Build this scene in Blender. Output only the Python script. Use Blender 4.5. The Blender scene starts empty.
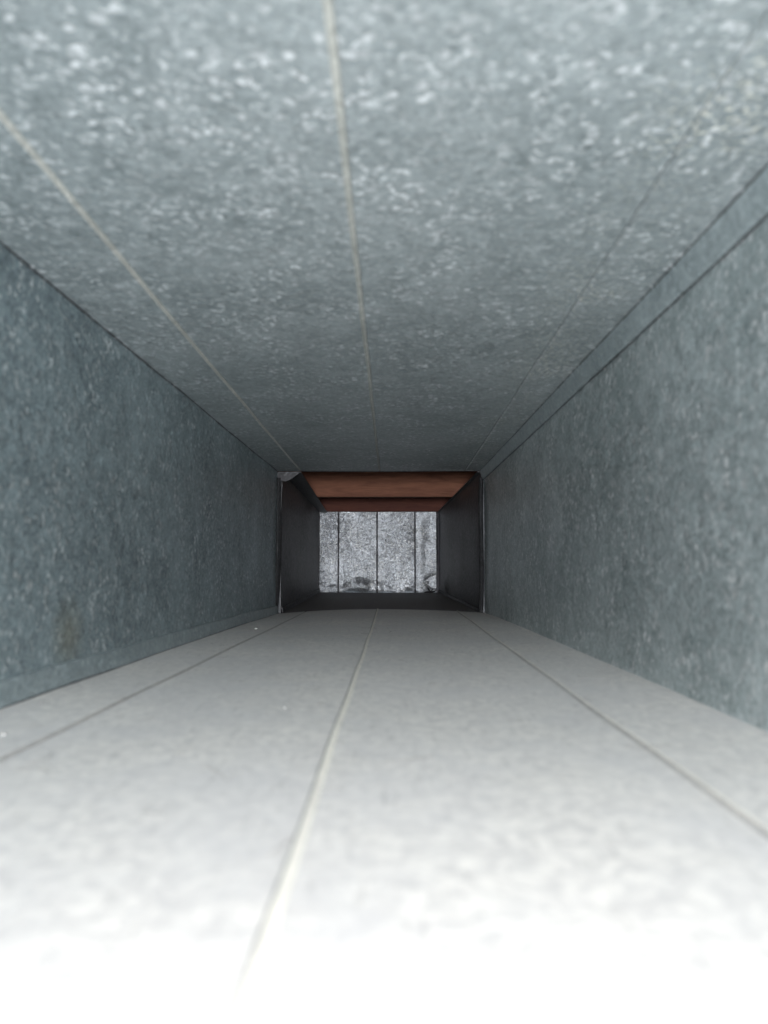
import bpy, bmesh, math, random
from mathutils import Vector, Matrix, noise
random.seed(7)
C = bpy.context.scene.collection
sc = bpy.context.scene

# ---------------------------------------------------------------- camera
F_PX, W, H = 770.0, 768, 1024
PITCH = math.atan(58 / F_PX)
YAW = math.atan(8 / math.hypot(F_PX, 58))
cp, sp, cy, sy = math.cos(PITCH), math.sin(PITCH), math.cos(YAW), math.sin(YAW)
fwd = Vector((-sy * cp, cy * cp, sp))
rgt = Vector((cy, sy, 0))
upv = rgt.cross(fwd)
cam = bpy.data.cameras.new('camera')
co = bpy.data.objects.new('camera', cam); C.objects.link(co)
co.matrix_world = Matrix((rgt, upv, -fwd)).transposed().to_4x4()
cam.lens = 5.6
cam.sensor_fit = 'VERTICAL'
cam.sensor_height = 5.6 * H / F_PX
cam.sensor_width = cam.sensor_height * W / H
cam.clip_start = 0.005
cam.dof.use_dof = True
cam.dof.focus_distance = 1.5
cam.dof.aperture_fstop = 1.8
sc.camera = co

# ---------------------------------------------------------------- light
world = bpy.data.worlds.new('world'); sc.world = world
world.use_nodes = True
bg = world.node_tree.nodes['Background']
bg.inputs[0].default_value = (0.85, 0.93, 1.0, 1)
bg.inputs[1].default_value = 0.35

fl = bpy.data.lights.new('phone_flash', 'POINT')
fl.energy = 1.05
fl.color = (1.0, 0.975, 0.985)
fl.shadow_soft_size = 0.006
fo = bpy.data.objects.new('phone_flash', fl); C.objects.link(fo)
fo.location = (0.004, -0.012, 0.022)

# added light low before the lens, whitens the nearest floor
f2 = bpy.data.lights.new('floor_fill', 'POINT')
f2.energy = 0.62; f2.color = fl.color; f2.shadow_soft_size = 0.006
fo2 = bpy.data.objects.new('floor_fill', f2); C.objects.link(fo2)
fo2.location = (0.0, 0.030, -0.028)

# added fill lamp in front of the duct mouth, evens the falloff
tl = bpy.data.lights.new('fill_lamp', 'POINT')
tl.energy = 66.0
tl.color = (1.0, 0.975, 0.985)
tl.shadow_soft_size = 0.06
to = bpy.data.objects.new('fill_lamp', tl); C.objects.link(to)
to.location = (0.0, -0.42, 0.020)

sc.view_settings.view_transform = 'Standard'
sc.view_settings.look = 'None'
sc.view_settings.gamma = 1
sc.view_settings.use_curve_mapping = False
sc.view_settings.exposure = 0.0

# ---------------------------------------------------------------- dimensions (metres)
Y0, Y1, Y2 = -0.04, 1.32, 2.25          # mouth, sheet joint, end of the run
ZC, ZF = 0.170, -0.0705                 # ceiling and floor of the duct
def xl(y):                              # left wall, near section
    return -0.206 + 0.008 * max(y, 0) / Y1
def xr(y):                              # right wall, near section
    return 0.167 - 0.009 * max(y, 0) / Y1

# ---------------------------------------------------------------- helpers
def obj(name, me, mat=None, parent=None, smooth=True):
    if isinstance(me, bmesh.types.BMesh):
        bm = me; me = bpy.data.meshes.new(name); bm.to_mesh(me); bm.free()
    if smooth:
        for p in me.polygons: p.use_smooth = True
    if mat: me.materials.clear(); me.materials.append(mat)
    o = bpy.data.objects.new(name, me); C.objects.link(o)
    if parent:
        o.parent = parent
        o.location = -Vector(parent.location)
    return o
def tag(o, label=None, cat=None, group=None, kind=None):
    if label: o['label'] = label
    if cat: o['category'] = cat
    if group: o['group'] = group
    if kind: o['kind'] = kind
    return o
def empty(name, loc):
    o = bpy.data.objects.new(name, None); C.objects.link(o)
    o.location = loc; o.empty_display_size = 0.02
    return o
def linspace(a, b, n):
    return [a + (b - a) * i / (n - 1) for i in range(n)]
def sheet(us, vs, fn, out, th=0.0012):
    """closed thin sheet: fn(u, v) -> Vector on the seen face, out = direction of its thickness"""
    bm = bmesh.new(); out = Vector(out)
    A = [[bm.verts.new(fn(u, v)) for v in vs] for u in us]
    B = [[bm.verts.new(Vector(fn(u, v)) + out * th) for v in (vs[0], vs[-1])] for u in us]
    nu, nv = len(us), len(vs)
    for i in range(nu - 1):
        for j in range(nv - 1):
            bm.faces.new((A[i][j], A[i+1][j], A[i+1][j+1], A[i][j+1]))
        bm.faces.new((B[i][0], B[i][1], B[i+1][1], B[i+1][0]))
        bm.faces.new((A[i][0], B[i][0], B[i+1][0], A[i+1][0]))
        bm.faces.new((A[i][-1], A[i+1][-1], B[i+1][1], B[i][1]))
    bm.faces.new([A[0][j] for j in range(nv)] + [B[0][1], B[0][0]])
    bm.faces.new([A[-1][j] for j in range(nv)][::-1] + [B[-1][0], B[-1][1]])
    bmesh.ops.recalc_face_normals(bm, faces=bm.faces)
    for e in bm.edges:
        if len(e.link_faces) == 2 and e.calc_face_angle(0) > 0.7: e.smooth = False
    return bm
def dent(x, y, z, amp, s=6.0, seed=0.0):
    return amp * noise.noise(Vector((x * s + seed, y * s, z * s + seed)))
def box(bm, lo, hi):
    vs = [bm.verts.new((x, y, z)) for x in (lo[0], hi[0]) for y in (lo[1], hi[1]) for z in (lo[2], hi[2])]
    for f in ((0,1,3,2),(4,6,7,5),(0,4,5,1),(2,3,7,6),(0,2,6,4),(1,5,7,3)):
        bm.faces.new([vs[i] for i in f])

# ---------------------------------------------------------------- materials
class NT:
    def __init__(s, name):
        s.m = bpy.data.materials.new(name); s.m.use_nodes = True
        s.t = s.m.node_tree; s.b = s.t.nodes['Principled BSDF']
        s.oc = s.n('ShaderNodeTexCoord').outputs['Object']
    def n(s, typ, **kw):
        nd = s.t.nodes.new(typ)
        for k, v in kw.items(): setattr(nd, k, v)
        return nd
    def l(s, a, b): s.t.links.new(a, b)
    def setin(s, sock, v):
        if isinstance(v, bpy.types.NodeSocket): s.l(v, sock)
        else: sock.default_value = v
    def noise(s, scale, detail=3, rough=0.5, vec=None, dist=0):
        nd = s.n('ShaderNodeTexNoise')
        s.l(vec or s.oc, nd.inputs['Vector'])
        nd.inputs['Scale'].default_value = scale; nd.inputs['Detail'].default_value = detail
        nd.inputs['Roughness'].default_value = rough; nd.inputs['Distortion'].default_value = dist
        return nd
    def vor(s, scale, vec=None, feature='F1', rnd=1.0):
        nd = s.n('ShaderNodeTexVoronoi', feature=feature)
        s.l(vec or s.oc, nd.inputs['Vector']); nd.inputs['Scale'].default_value = scale
        nd.inputs['Randomness'].default_value = rnd
        return nd
    def ramp(s, fac, stops):
        r = s.n('ShaderNodeValToRGB'); s.l(fac, r.inputs[0])
        el = r.color_ramp.elements
        while len(el) < len(stops): el.new(0.5)
        for e, (p, c) in zip(el, stops):
            e.position = p; e.color = (c, c, c, 1) if isinstance(c, (int, float)) else (*c, 1)
        return r.outputs[0]
    def mix(s, fac, a, b, blend='MIX'):
        m = s.n('ShaderNodeMix', data_type='RGBA', blend_type=blend)
        s.setin(m.inputs[0], fac)
        s.setin(m.inputs[6], a if isinstance(a, bpy.types.NodeSocket) else (*a, 1))
        s.setin(m.inputs[7], b if isinstance(b, bpy.types.NodeSocket) else (*b, 1))
        return m.outputs[2]
    def math(s, op, a, b=0.0, clamp=False):
        m = s.n('ShaderNodeMath', operation=op, use_clamp=clamp)
        s.setin(m.inputs[0], a); s.setin(m.inputs[1], b)
        return m.outputs[0]
    def vmath(s, op, a, b=None, scale=None):
        m = s.n('ShaderNodeVectorMath', operation=op)
        s.setin(m.inputs[0], a)
        if b is not None: s.setin(m.inputs[1], b)
        if scale is not None: s.setin(m.inputs['Scale'], scale)
        return m.outputs[0]
    def warp(s, scale, amt):
        nz = s.noise(scale, 2)
        d = s.vmath('SUBTRACT', nz.outputs['Color'], (0.5, 0.5, 0.5))
        return s.vmath('ADD', s.oc, s.vmath('SCALE', d, scale=amt))

def galvanised(name, dark, light, fleck, cells=230, metallic=0.35, rough=0.45, tilt=0.10,
               fleck_lo=0.80, extra=None, bump=0.15, micro=1.0, nfs=0.85, nfk=0.8):
    """zinc-coated sheet: crystalline spangles, each with its own tint and tilt"""
    t = NT(name)
    v = t.warp(150, 0.006)
    v1 = t.vor(cells, v); v2 = t.vor(cells * 2.3, v)
    sep = t.n('ShaderNodeSeparateColor'); t.l(v1.outputs['Color'], sep.inputs[0])
    sep2 = t.n('ShaderNodeSeparateColor'); t.l(v2.outputs['Color'], sep2.inputs[0])
    big = t.noise(9, 4, 0.6).outputs['Fac']
    mid = t.noise(60, 4, 0.65).outputs['Fac']
    f = t.math('MULTIPLY', sep2.outputs[0], 0.30 * micro)
    f = t.math('ADD', f, t.math('MULTIPLY', big, 0.7))
    f = t.math('ADD', f, t.math('MULTIPLY', mid, 0.5))
    f = t.ramp(f, [(0.50, 0.0), (1.05, 1.0)])
    col = t.mix(f, dark, light)
    # bright crystals, rounded
    sel = t.ramp(sep.outputs[1], [(fleck_lo, 0.0), (min(fleck_lo + 0.12, 1), 1.0)])
    edge = t.ramp(t.math('MULTIPLY', v1.outputs['Distance'], 1.0), [(0.25, 1.0), (0.6, 0.0)])
    fk = t.math('MULTIPLY', t.math('MULTIPLY', sel, edge), 0.7)
    nf = t.ramp(t.noise(cells * nfs, 3, 0.6, vec=v).outputs['Fac'], [(0.55, 0.0), (0.72, nfk)])
    fk = t.math('MAXIMUM', fk, nf)
    patch = t.ramp(t.noise(25, 3).outputs['Fac'], [(0.38, 0.3), (0.66, 1.0)])
    fk = t.math('MULTIPLY', fk, patch)
    col = t.mix(fk, col, fleck)
    if extra: col = extra(t, col)
    t.l(col, t.b.inputs['Base Color'])
    t.b.inputs['Metallic'].default_value = metallic
    r = t.math('ADD', rough - 0.05, t.math('MULTIPLY', sep.outputs[2], 0.12))
    t.l(r, t.b.inputs['Roughness'])
    geo = t.n('ShaderNodeNewGeometry').outputs['Normal']
    tl = t.vmath('SCALE', t.vmath('SUBTRACT', v1.outputs['Color'], (0.5,) * 3), scale=tilt)
    tl2 = t.vmath('SCALE', t.vmath('SUBTRACT', v2.outputs['Color'], (0.5,) * 3), scale=tilt * 0.8)
    nn = t.vmath('NORMALIZE', t.vmath('ADD', t.vmath('ADD', geo, tl), tl2))
    bp = t.n('ShaderNodeBump'); bp.inputs['Strength'].default_value = bump
    bp.inputs['Distance'].default_value = 0.0006
    t.l(mid, bp.inputs['Height']); t.l(nn, bp.inputs['Normal'])
    t.l(bp.outputs[0], t.b.inputs['Normal'])
    return t.m

def ceiling_dust(t, col):
    # pale speckled deposit running along the right-hand bead
    sx = t.n('ShaderNodeSeparateXYZ'); t.l(t.oc, sx.inputs[0])
    d = t.math('ABSOLUTE', t.math('SUBTRACT', sx.outputs[0], 0.128))
    band = t.ramp(t.math('MULTIPLY', d, 20.0), [(0.05, 1.0), (0.85, 0.0)])
    sp_ = t.ramp(t.noise(330, 3, 0.6).outputs['Fac'], [(0.53, 0.0), (0.66, 1.0)])
    blot = t.ramp(t.noise(16, 3).outputs['Fac'], [(0.42, 0.15), (0.60, 1.0)])
    k = t.math('MULTIPLY', t.math('MULTIPLY', band, sp_), t.math('MULTIPLY', blot, 0.75))
    return t.mix(k, col, (0.80, 0.80, 0.70))
def wall_stain(t, col):
    # a small rusty-ochre stain low on the left wall
    sx = t.n('ShaderNodeVectorMath', operation='DISTANCE'); t.l(t.oc, sx.inputs[0])
    sx.inputs[1].default_value = (-0.203, 0.485, -0.040)
    k = t.ramp(t.math('MULTIPLY', sx.outputs['Value'], 20.0), [(0.05, 0.35), (0.55, 0.0)])
    return t.mix(k, col, (0.30, 0.25, 0.12))

M_CEIL = galvanised('galvanised_ceiling', (0.185, 0.222, 0.23), (0.345, 0.392, 0.405), (0.92, 0.97, 1.0), extra=ceiling_dust)
M_WALL_L = galvanised('galvanised_left', (0.17, 0.215, 0.235), (0.42, 0.52, 0.55), (0.95, 1.0, 1.0), extra=wall_stain, fleck_lo=0.82, metallic=0.80, nfs=0.85, nfk=0.8)
M_WALL_R = galvanised('galvanised_right', (0.21, 0.26, 0.265), (0.54, 0.61, 0.62), (1.0, 1.0, 1.0), fleck_lo=0.76, metallic=0.76, nfs=0.85, nfk=0.85)
M_FLANGE = galvanised('galvanised_flange', (0.17, 0.21, 0.22), (0.27, 0.32, 0.33), (0.5, 0.57, 0.6), fleck_lo=0.88, nfk=0.5)
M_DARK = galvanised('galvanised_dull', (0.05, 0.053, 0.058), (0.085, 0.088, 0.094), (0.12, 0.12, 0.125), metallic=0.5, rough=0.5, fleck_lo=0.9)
M_DARKER = galvanised('galvanised_darker', (0.02, 0.021, 0.024), (0.036, 0.038, 0.042), (0.06, 0.06, 0.065), metallic=0.5, rough=0.5, fleck_lo=0.95)  # darker zinc for the foot flanges and corner tab
M_END = galvanised('galvanised_bright', (0.015, 0.018, 0.025), (0.57, 0.62, 0.67), (1.0, 1.0, 0.93), cells=420, metallic=0.95,
                   rough=0.46, tilt=0.38, fleck_lo=0.7, micro=1.6)
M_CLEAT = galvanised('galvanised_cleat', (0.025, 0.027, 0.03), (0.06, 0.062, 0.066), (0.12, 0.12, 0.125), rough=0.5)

def dusty(name, c1, c2, c3):
    t = NT(name)
    w = t.warp(40, 0.02)
    a = t.noise(190, 5, 0.7, vec=w).outputs['Fac']
    b = t.noise(14, 4, 0.6).outputs['Fac']
    col = t.mix(t.ramp(a, [(0.38, 0.0), (0.62, 1.0)]), c1, c2)
    col = t.mix(t.ramp(b, [(0.40, 0.0), (0.65, 0.6)]), col, c3)
    # fine hairline scratches in the dust
    st = t.n('ShaderNodeMapping'); t.l(t.oc, st.inputs[0])
    st.inputs['Rotation'].default_value = (0, 0, 0.5); st.inputs['Scale'].default_value = (1, 0.12, 1)
    h = t.noise(420, 2, 0.5, vec=st.outputs[0], dist=0.6).outputs['Fac']
    col = t.mix(t.ramp(h, [(0.62, 0.0), (0.70, 0.22)]), col, (0.20, 0.20, 0.20))
    t.l(col, t.b.inputs['Base Color'])
    t.b.inputs['Metallic'].default_value = 0.15
    t.b.inputs['Roughness'].default_value = 0.6
    bp = t.n('ShaderNodeBump'); bp.inputs['Strength'].default_value = 0.25
    bp.inputs['Distance'].default_value = 0.0005
    t.l(a, bp.inputs['Height']); t.l(bp.outputs[0], t.b.inputs['Normal'])
    return t.m
M_FLOOR = dusty('dusty_zinc_floor', (0.50, 0.49, 0.48), (0.70, 0.68, 0.645), (0.54, 0.535, 0.535))
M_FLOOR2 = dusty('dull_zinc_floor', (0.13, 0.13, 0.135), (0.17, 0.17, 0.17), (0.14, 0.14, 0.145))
M_BEADF = dusty('pale_floor_bead', (0.66, 0.64, 0.58), (0.78, 0.75, 0.67), (0.64, 0.62, 0.58))  # paler tone for the floor beads
M_BEADC = galvanised('ceiling_bead', (0.33, 0.35, 0.33), (0.48, 0.50, 0.47), (0.65, 0.66, 0.62), fleck_lo=0.92)
M_BEADE = galvanised('end_bead', (0.03, 0.03, 0.035), (0.07, 0.07, 0.08), (0.1, 0.1, 0.1), fleck_lo=0.95, rough=0.6)

M_CREASE = dusty('dark_crease', (0.27, 0.265, 0.26), (0.37, 0.36, 0.34), (0.30, 0.30, 0.29))
M_CREASE_C = galvanised('dark_ceiling_crease', (0.15, 0.17, 0.175), (0.26, 0.285, 0.29), (0.3, 0.3, 0.3), fleck_lo=0.95)
M_GAP_SHADE = galvanised('seam_shade', (0.035, 0.04, 0.045), (0.10, 0.11, 0.12), (0.35, 0.37, 0.38), fleck_lo=0.9, rough=0.6)  # near-black colour standing in for shade in the seam gaps
def wood(name, c1, c2, seed):
    t = NT(name)
    mp = t.n('ShaderNodeMapping'); t.l(t.oc, mp.inputs[0])
    mp.inputs['Location'].default_value = (seed, seed, 0); mp.inputs['Scale'].default_value = (0.12, 1, 1)
    g = t.noise(70, 5, 0.6, vec=mp.outputs[0], dist=1.2).outputs['Fac']
    g2 = t.noise(300, 3, 0.6, vec=mp.outputs[0]).outputs['Fac']
    f = t.math('ADD', t.math('MULTIPLY', g, 0.8), t.math('MULTIPLY', g2, 0.25))
    t.l(t.mix(t.ramp(f, [(0.40, 0.0), (0.64, 1.0)]), c1, c2), t.b.inputs['Base Color'])
    t.b.inputs['Roughness'].default_value = 0.75
    bp = t.n('ShaderNodeBump'); bp.inputs['Strength'].default_value = 0.3; bp.inputs['Distance'].default_value = 0.001
    t.l(f, bp.inputs['Height']); t.l(bp.outputs[0], t.b.inputs['Normal'])
    return t.m
M_WOOD = wood('joist_wood', (0.16, 0.062, 0.034), (0.25, 0.105, 0.060), 0.3)
M_WOOD2 = wood('joist_wood_dark', (0.11, 0.036, 0.026), (0.165, 0.058, 0.038), 3.1)
def plain(name, c, r=0.7, m=0.0):
    t = NT(name)
    n_ = t.noise(120, 3).outputs['Fac']
    t.l(t.mix(n_, tuple(x * 0.75 for x in c), tuple(min(x * 1.25, 1) for x in c)), t.b.inputs['Base Color'])
    t.b.inputs['Roughness'].default_value = r; t.b.inputs['Metallic'].default_value = m
    return t.m
M_SUB = plain('subfloor_wood', (0.28, 0.17, 0.11))
M_TAPE = plain('black_scrap', (0.015, 0.015, 0.017), 0.6)
M_LINT = plain('pale_lint', (0.42, 0.42, 0.41), 0.9)
M_HAIR = plain('dark_hair', (0.2, 0.19, 0.18), 0.7)

# ---------------------------------------------------------------- generic pieces
HB = 0.0018      # half width of a rolled bead
def strip_x(y, x_near, x_far):
    return x_near + (x_far - x_near) * y / Y1
def lerp(a, b, t): return a + (b - a) * t

def z_floor(x, y):
    # the sheet bows up towards the joint and sags at its left edge
    k = max(0.0, (y - 0.85) / (Y1 - 0.85)) ** 2
    u = (x + 0.02) / 0.18
    return ZF + k * (0.0060 * (1 - u * u) - 0.0015 - 0.003 * max(0.0, -u) ** 2) + dent(x, y, 0, 0.0010, 5)
def z_ceil(x, y):
    return ZC + dent(x, y, 1, 0.0009, 5, 3)

def horizontal(name, kind_z, lines, mats, bead_mats, signs, label, out, y1, xa=xl, xb=xr, ya=Y0, ny=110):
    root = empty(name, ((xa(0) + xb(0)) / 2, ya, ZF if out < 0 else ZC))
    tag(root, label, kind='structure')
    fns = [xa] + lines + [xb]
    ys = linspace(ya, y1, ny)
    for i in range(len(fns) - 1):
        fa, fb = fns[i], fns[i + 1]
        pa = HB if i else 0.0
        pb = HB if i < len(fns) - 2 else 0.0
        def fn(y, u, fa=fa, fb=fb, pa=pa, pb=pb):
            x = lerp(fa(y) + pa, fb(y) - pb, u)
            return Vector((x, y, kind_z(x, y)))
        obj('sheet_panel', sheet(ys, linspace(0, 1, 16), fn, (0, 0, out)), mats, root)
    for i, f_ in enumerate(lines):
        s = signs[i]
        prof = [(-HB, 0), (-HB * .35, s * .0012), (HB * .1, s * .0014), (HB * .6, s * .0008), (HB, 0)]
        def fn(y, j, f_=f_, prof=prof):
            dx, dz = prof[int(j)]
            x = f_(y) + dx
            return Vector((x, y, kind_z(x, y) + dz))
        pale, dark_mat, cols = bead_mats[i]
        b = obj('rolled_bead', sheet(ys, [0, 1, 2, 3, 4], fn, (0, 0, out * 1.6)), pale, root)
        b.data.materials.append(dark_mat)
        for p in b.data.polygons:            # darker faces in the crease beside the roll
            cx = p.center.x - f_(p.center.y)
            if cols[0] * HB < cx < cols[1] * HB: p.material_index = 1
    return root

def wob(y, s, a=0.0007):
    return a * noise.noise(Vector((y * 7, s, 0)))
# ---------------------------------------------------------------- near section: floor, ceiling, walls
floor_lines = [lambda y: -0.146 + wob(y, 1, .0012), lambda y: -0.0245 + wob(y, 2), lambda y: lerp(0.098, 0.111, y / Y1) + wob(y, 3)]
ceil_lines = [lambda y: lerp(-0.144, -0.157, y / Y1) + wob(y, 4), lambda y: lerp(-0.0185, -0.021, y / Y1) + wob(y, 5),
              lambda y: lerp(0.114, 0.126, y / Y1) + wob(y, 6)]
horizontal('floor', z_floor, floor_lines, M_FLOOR, [(M_FLOOR, M_CREASE, (-1, .2)), (M_BEADF, M_CREASE, (-1, -.35)), (M_BEADF, M_CREASE, (-1, -.45))], [-1, 1, 1],
           'pale dusty galvanised floor sheet of the near duct section with lengthwise beads', -1, Y1 - 0.002)
horizontal('ceiling', z_ceil, ceil_lines, M_CEIL, [(M_BEADC, M_CREASE_C, (.7, 1)), (M_BEADC, M_CREASE_C, (.7, 1)), (M_CEIL, M_CREASE_C, (-.2, .0))], [1, 1, 1],
           'spangled galvanised ceiling sheet of the near duct section with lengthwise beads', 1, Y1 - 0.002)
ceil = bpy.data.objects['ceiling']

ys1 = linspace(Y0, Y1 - 0.002, 120)
def wall(name, fx, sgn, mat, label, y_list, z0, z1, amp=0.0016, seed=0):
    root = empty(name, (fx(0) , y_list[0], ZF)); tag(root, label, kind='structure')
    def fn(y, z):
        edge = min(1.0, (z - z0) / 0.03, (z1 - z) / 0.03)
        return Vector((fx(y) + edge * dent(0, y, z, amp, 6, seed), y, z))
    obj('sheet_panel', sheet(y_list, linspace(z0, z1, 26), fn, (sgn, 0, 0)), mat, root)
    return root
wl = wall('wall_left', xl, -1, M_WALL_L, 'blue-grey galvanised left side sheet of the near duct section', ys1, ZF - 0.004, ZC + 0.003, seed=1)
wr = wall('wall_right', xr, 1, M_WALL_R, 'spangled grey galvanised right side sheet of the near duct section', ys1, ZF - 0.004, ZC + 0.003, seed=5)

# folded seam flange along the foot of the left wall
def fl_left(y, j):
    p = [(0.0004, 0.0135), (0.0022, 0.0130), (0.0030, 0.0120), (0.0042, 0.0005)][int(j)]
    return Vector((xl(y) + p[0] + 0.0004 + wob(y, 9, .0004), y, z_floor(xl(y), y) + p[1] + wob(y, 11, .0012)))
obj('seam_flange', sheet(ys1, [0, 1, 2, 3], fl_left, (-1, 0, 0), 0.0006), M_FLANGE, wl)
# folded seam flange along the top of the right wall
def fl_right(y, j):
    p = [(0.0070, -0.0008), (0.0060, -0.0020), (0.0035, -0.0135), (0.0020, -0.0150), (0.0004, -0.0152)][int(j)]
    return Vector((xr(y) - p[0], y, z_ceil(xr(y), y) + p[1] + wob(y, 12, .0006)))
obj('seam_flange', sheet(ys1, [0, 1, 2, 3, 4], fl_right, (1, 0, 0), 0.0003), M_FLANGE, wr)
# solid dark strips painting the shade of crevices along the folded seams
def shade_strip(name_parent, f, w=0.0009):
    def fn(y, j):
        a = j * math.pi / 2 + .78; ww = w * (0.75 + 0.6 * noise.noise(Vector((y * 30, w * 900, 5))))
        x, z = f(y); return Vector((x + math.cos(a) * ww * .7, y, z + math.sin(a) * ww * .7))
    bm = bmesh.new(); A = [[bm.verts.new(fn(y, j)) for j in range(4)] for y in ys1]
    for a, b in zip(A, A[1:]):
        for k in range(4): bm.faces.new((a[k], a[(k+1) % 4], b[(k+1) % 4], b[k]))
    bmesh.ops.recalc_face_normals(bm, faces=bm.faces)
    obj('seam_shade', bm, M_GAP_SHADE, name_parent)
shade_strip(wr, lambda y: (xr(y) - 0.0009, z_ceil(xr(y), y) - 0.0155 + wob(y, 12, .0006)))
shade_strip(wr, lambda y: (xr(y) - 0.0072, z_ceil(xr(y), y) - 0.0006), 0.0007)
shade_strip(wl, lambda y: (xl(y) + 0.0006, z_ceil(xl(y), y) - 0.0006 + wob(y, 31, .001)), 0.0011)
shade_strip(wl, lambda y: (xl(y) + 0.0046, z_floor(xl(y), y) + 0.0004), 0.0008)

# ---------------------------------------------------------------- far section
def x2l(y): return lerp(-0.190, -0.213, (y - Y1) / (Y2 - Y1))
def x2r(y): return lerp(0.1545, 0.1375, (y - Y1) / (Y2 - Y1))
def z2f(x, y): return lerp(-0.0745, -0.0650, (y - Y1) / (Y2 - Y1)) + dent(x, y, 5, 0.0012, 6)
Z2T = 0.1690
ys2 = linspace(Y1 + 0.001, Y2, 60)
r2 = empty('floor', (0, Y1, ZF)); tag(r2, 'dark dull floor sheet of the far duct section', kind='structure')
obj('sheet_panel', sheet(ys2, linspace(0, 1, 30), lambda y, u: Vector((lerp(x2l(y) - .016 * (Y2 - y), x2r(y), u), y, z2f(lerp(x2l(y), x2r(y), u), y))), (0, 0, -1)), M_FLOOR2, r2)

def wall2(name, fx, sgn, seed, label, flange_w, skirt):
    root = empty(name, (fx(Y1), Y1, ZF)); tag(root, label, kind='structure')
    def fn(y, z):
        e = max(0.0, min(1.0, (z + 0.05) / 0.03, (Z2T - z) / 0.03))
        b_ = -0.010 * math.exp(-((y - 1.98) / 0.035) ** 2 - ((z + 0.036) / 0.020) ** 2) if sgn > 0 else 0
        return Vector((fx(y) + b_ + e * dent(0, y, z, 0.005, 5, seed), y, z))
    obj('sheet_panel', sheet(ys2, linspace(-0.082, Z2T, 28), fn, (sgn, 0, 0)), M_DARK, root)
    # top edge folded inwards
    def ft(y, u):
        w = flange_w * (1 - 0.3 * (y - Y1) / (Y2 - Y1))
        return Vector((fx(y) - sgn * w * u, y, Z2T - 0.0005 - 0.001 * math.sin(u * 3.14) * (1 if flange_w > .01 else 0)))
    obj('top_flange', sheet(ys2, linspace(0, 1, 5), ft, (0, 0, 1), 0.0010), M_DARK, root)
    # sloping foot flange
    def fb(y, j):
        p = [(0.0006, skirt), (0.003, skirt - 0.001), (0.004, 0.001)][int(j)]
        return Vector((fx(y) - sgn * p[0], y, z2f(fx(y), y) + p[1]))
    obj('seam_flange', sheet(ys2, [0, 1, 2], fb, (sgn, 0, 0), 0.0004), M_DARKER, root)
    return root
w2l = wall2('wall_left', x2l, -1, 11, 'dark left side sheet of the far duct section with an inward folded top', 0.033, 0.011)
w2r = wall2('wall_right', x2r, 1, 13, 'dark right side sheet of the far duct section beyond the joint', 0.007, 0.008)

# end sheet: bright, crumpled along its foot, four strips between dark rolled seams
we = empty('wall_end', (-0.04, Y2, ZF)); tag(we, 'bright sparkling crumpled sheet closing the far end of the duct', kind='structure')
def y_end(x, z):
    foot = max(0.0, 1 - (z + 0.066) / 0.055)
    d = 0.0018 * noise.noise(Vector((x * 18, z * 18, 2)))
    d += foot * 0.006 * noise.noise(Vector((x * 30, z * 45, 8)))
    # the foot of the sheet leans into the duct and turns under along an arched crease
    mx = math.exp(-((x + 0.095) / 0.045) ** 2)
    zc = -0.066 + 0.012 * mx + 0.003
    t_ = max(0.0, min(1.0, (zc + 0.040 - z) / 0.034))
    d -= 0.010 * (0.25 + 0.75 * mx) * t_ * t_ * (3 - 2 * t_)
    if z < zc: d += 0.5 * (zc - z)
    d += 0.006 * noise.noise(Vector((x * 13, z * 13, 21)))
    # dents in the right-hand strip
    for (cx, cz, r, a) in ((0.112, 0.135, 0.017, .008), (0.120, -0.035, 0.020, .010), (-0.185, 0.0, 0.03, .006)):
        d += a * math.exp(-((x - cx) ** 2 + (z - cz) ** 2) / r ** 2)
    return Y2 + 0.004 + d
ends = [-0.2115, -0.1565, -0.0436, 0.0673, 0.1290]
zs = linspace(-0.066, 0.1700, 60)
for i in range(4):
    a, b = ends[i] + (0.0022 if i else 0), ends[i + 1] - (0.0022 if i < 3 else 0)
    obj('sheet_panel', sheet(linspace(a, b, 26), zs, lambda x, z: Vector((x, y_end(x, z), z)), (0, 1, 0)), M_END, we)
for i, wd in ((1, 1.3), (2, 1.1), (3, 0.7)):
    def fn(z, j, i=i, wd=wd):
        dx, dy = [(-.0022, 0), (-.001, .003), (.001, .003), (.0022, 0)][int(j)]
        x = ends[i] + dx * wd + 0.0012 * noise.noise(Vector((z * 25, i, 0)))
        return Vector((x, y_end(ends[i], z) + dy - (0.0012 if dy == 0 else 0), z))
    obj('rolled_seam', sheet(zs, [0, 1, 2, 3], fn, (0, 1, 0), 0.002), M_BEADE, we)
# dark backing strip seen through the open slots beside the end sheet
bm = bmesh.new(); box(bm, (-0.235, Y2 + 0.035, -0.09), (0.16, Y2 + 0.037, 0.172))
obj('backing_sheet', bm, M_BEADE, we, False)
# torn curled lip at the right edge
def lip(z, j):
    k = int(j)
    x = 0.1305 + [0, .0016, .0034][k] + 0.0012 * noise.noise(Vector((z * 60, k, 4)))
    return Vector((x, Y2 + [0.004, -0.004, 0.002][k] + 0.002 * noise.noise(Vector((z * 40, 1, k))), z))
obj('curled_edge', sheet(linspace(0.02, 0.150, 24), [0, 1, 2], lip, (0, 1, 0), 0.0006), M_CLEAT, we)

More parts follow.
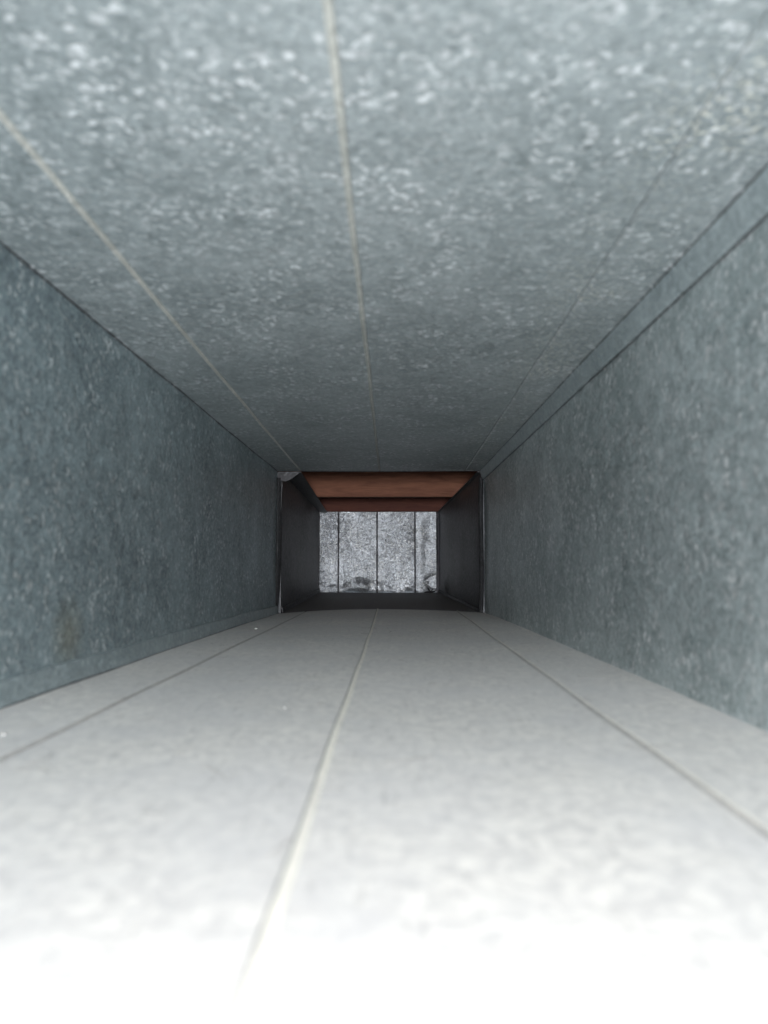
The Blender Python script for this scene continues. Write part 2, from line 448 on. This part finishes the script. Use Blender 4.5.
# ---------------------------------------------------------------- wooden framing above the far section
def joist(y0, th, z0, z1, mat, label, x0=-0.42, x1=0.38):
    bm = bmesh.new(); box(bm, (x0, y0, z0), (x1, y0 + th, z1))
    bmesh.ops.bevel(bm, geom=list(bm.edges), offset=0.003, segments=2, affect='EDGES')
    o = obj('floor_joist', bm, None, None, False)
    o.data.transform(Matrix.Translation((0, -y0, -z0))); o.location = (0, y0, z0)
    o.data.materials.append(mat)
    return tag(o, label, 'joist', 'wooden joists over the open-topped far section')
joist(1.795, 0.038, 0.1715, 0.40, M_WOOD, 'nearer red-brown wooden joist crossing above the open duct top')
joist(2.252, 0.038, 0.1715, 0.40, M_WOOD2, 'farther darker wooden joist above the bright end sheet')
bm = bmesh.new(); box(bm, (-0.45, 1.20, 0.402), (0.41, 2.40, 0.42))  # subfloor, out of view, keeps outside light off the joists
tag(obj('subfloor', bm, M_SUB, None, False), 'unseen wooden subfloor boards over the joists, closing the bay to outside light', kind='structure')
for x in (-0.452, 0.412):  # unseen side boards added to shut outside light out of the bay
    bm = bmesh.new(); box(bm, (x - .012, 1.20, 0.15), (x + .012, 2.40, 0.401))
    tag(obj('trim_1' if x < 0 else 'trim_2', bm, M_SUB, None, False), 'unseen wooden board added beside the joist bay to block outside light', kind='structure')
bm = bmesh.new(); box(bm, (-0.44, 1.19, 0.176), (0.40, 1.21, 0.401))  # unseen front board, added to close the bay against outside light
tag(obj('trim_3', bm, M_SUB, None, False), 'unseen wooden board added above the near ceiling sheet to block outside light', kind='structure')
for (x0, x1, n_) in ((-0.44, -0.216, 4), (0.170, 0.40, 5)):  # unseen boards added under the bay, stopping light from below
    bm = bmesh.new(); box(bm, (x0, 1.33, 0.150), (x1, 2.40, 0.160))
    tag(obj('trim_%d' % n_, bm, M_SUB, None, False), 'unseen wooden board added beside the duct to block outside light', kind='structure')

# ---------------------------------------------------------------- joint hardware between the two sections
# left cleat: tall bent strip standing proud of the wall edge
def cleat_l(z, j):
    k = int(j); t_ = (z - ZF) / (0.160 - ZF)
    x = lerp(-0.2005, -0.1915, t_) + 0.0022 * math.sin(t_ * 5.0)
    prof = [(-0.0075, -0.006), (-0.0020, -0.0105), (0.0012, -0.009), (0.0050, -0.001), (0.0080, 0.004)][k]
    return Vector((x + prof[0] * 0.62 + 0.0006 * noise.noise(Vector((z * 40, k, 0))), Y1 + prof[1], z))
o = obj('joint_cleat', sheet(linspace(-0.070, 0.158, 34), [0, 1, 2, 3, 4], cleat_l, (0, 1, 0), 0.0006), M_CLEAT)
tag(o, 'thin bent metal cleat down the left side of the joint', 'cleat', 'metal cleats at the duct joint')
def cleat_r(z, j):
    k = int(j); t_ = (z - ZF) / (0.160 - ZF)
    x = 0.1520 + 0.0010 * math.sin(t_ * 6) + 0.003 * t_
    prof = [(-0.0050, 0.002), (-0.0030, -0.006), (-0.0005, -0.008), (0.0010, -0.003), (0.0030, 0.001)][k]
    return Vector((x + prof[0] + 0.0006 * noise.noise(Vector((z * 50, k, 9))), Y1 - 0.002 + prof[1], z))
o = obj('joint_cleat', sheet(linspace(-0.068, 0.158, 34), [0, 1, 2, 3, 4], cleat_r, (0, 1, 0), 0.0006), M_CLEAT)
tag(o, 'thin bent metal cleat down the right side of the joint', 'cleat', 'metal cleats at the duct joint')
for par, x0, x1 in ((w2l, -0.235, x2l(Y1) - 0.0014), (w2r, x2r(Y1) + 0.0014, 0.195)):  # dark plates added behind the joint gaps, blocking outside light
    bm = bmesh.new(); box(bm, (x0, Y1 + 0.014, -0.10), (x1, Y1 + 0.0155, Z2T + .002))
    obj('gap_backing', bm, M_GAP_SHADE, par, False)
# folded corner tab cutting the top-left corner of the opening
bm = bmesh.new()
pts = [(-0.196, 0.1690), (-0.1585, 0.1690), (-0.1600, 0.1665), (-0.1735, 0.1560), (-0.1830, 0.1520), (-0.1960, 0.1540)]
a = [bm.verts.new((x, Y1 - 0.004, z)) for x, z in pts]; b = [bm.verts.new((x, Y1 - 0.0028, z)) for x, z in pts]
bm.faces.new(a); bm.faces.new(b[::-1])
for i in range(len(a)): bm.faces.new((a[i], b[i], b[(i+1) % len(a)], a[(i+1) % len(a)]))
bmesh.ops.recalc_face_normals(bm, faces=bm.faces)
obj('corner_tab', bm, M_DARKER, ceil, False)
# rear hem of the ceiling sheet
obj('hem', sheet(linspace(-0.156, 0.150, 40), [0, 1, 2], lambda x, j: Vector((x, Y1 - 0.006 + 0.003 * j, z_ceil(x, Y1) - [0.0003, 0.0014, 0.0008][int(j)])), (0, 0, 1), 0.0003), M_CLEAT, ceil)

# ---------------------------------------------------------------- small debris
def tube(bm, pts, r):
    rings = []
    for i, p in enumerate(pts):
        p = Vector(p); d = (Vector(pts[min(i+1, len(pts)-1)]) - Vector(pts[max(i-1, 0)])).normalized()
        u = d.orthogonal().normalized(); w = d.cross(u)
        rr = r[i] if isinstance(r, list) else r
        rings.append([bm.verts.new(p + (u * math.cos(k * 1.2566) + w * math.sin(k * 1.2566)) * rr) for k in range(5)])
    for A, B in zip(rings, rings[1:]):
        for k in range(5): bm.faces.new((A[k], A[(k+1) % 5], B[(k+1) % 5], B[k]))
    bm.faces.new(rings[0][::-1]); bm.faces.new(rings[-1])
bm = bmesh.new()
base = Vector((0.108, Y2 - 0.034, -0.0645))
tube(bm, [base + Vector(v) for v in ((-.016, 0, .001), (-.006, -.002, .002), (.004, 0, .0015), (.014, .002, .004), (.020, .004, .008))], [.001, .0024, .003, .0024, .001])
tube(bm, [base + Vector(v) for v in ((.002, 0, .002), (-.002, 0, .008), (-.005, -.001, .013), (-.009, -.002, .015))], [.003, .0026, .002, .001])
tube(bm, [base + Vector(v) for v in ((.004, 0, .002), (.006, 0, .007), (.010, -.001, .010))], [.0026, .002, .001])
bmesh.ops.recalc_face_normals(bm, faces=bm.faces)
tag(obj('tape_scrap', bm, M_TAPE), 'small black twisted scrap lying at the right foot of the bright end sheet', 'scrap')

def crumb(x, y, r, seed):
    bm = bmesh.new(); bmesh.ops.create_icosphere(bm, subdivisions=2, radius=r)
    for v in bm.verts:
        v.co *= 1 + 0.5 * noise.noise(v.co / r + Vector((seed, 0, 0)))
        v.co.z = v.co.z * 0.45 + r * 0.30
    o = obj('lint_crumb', bm, M_LINT); o.location = (x, y, z_floor(x, y)); return o
for x, y, r, lab in ((-0.1665, 0.335, 0.0010, 'white lint crumb on the dusty floor near the left wall'),
                     (-0.163, 0.93, 0.0018, 'pale lint crumb on the floor near the left wall, far from the opening'),
                     (-0.055, 0.40, 0.0008, 'tiny white crumb on the dusty floor just left of the middle bead')):
    tag(crumb(x, y, r, x * 90), lab, 'lint')
bm = bmesh.new()
for k in range(46):
    x = random.uniform(-0.19, 0.15); y = random.uniform(0.18, 1.0); a = random.uniform(0, 6.28)
    L = random.uniform(0.006, 0.022); bend = random.uniform(-2.5, 2.5); pts = []
    for i in range(7):
        xx = min(max(x, -0.19), 0.155)
        pts.append((xx, y, z_floor(xx, y) + 0.0003)); x += math.cos(a) * L / 6; y += math.sin(a) * L / 6; a += bend / 6
    tube(bm, pts, 0.00009)
tag(obj('dust_fibres', bm, M_HAIR), 'fine curled dust fibres scattered over the dusty floor', 'dust', kind='stuff')
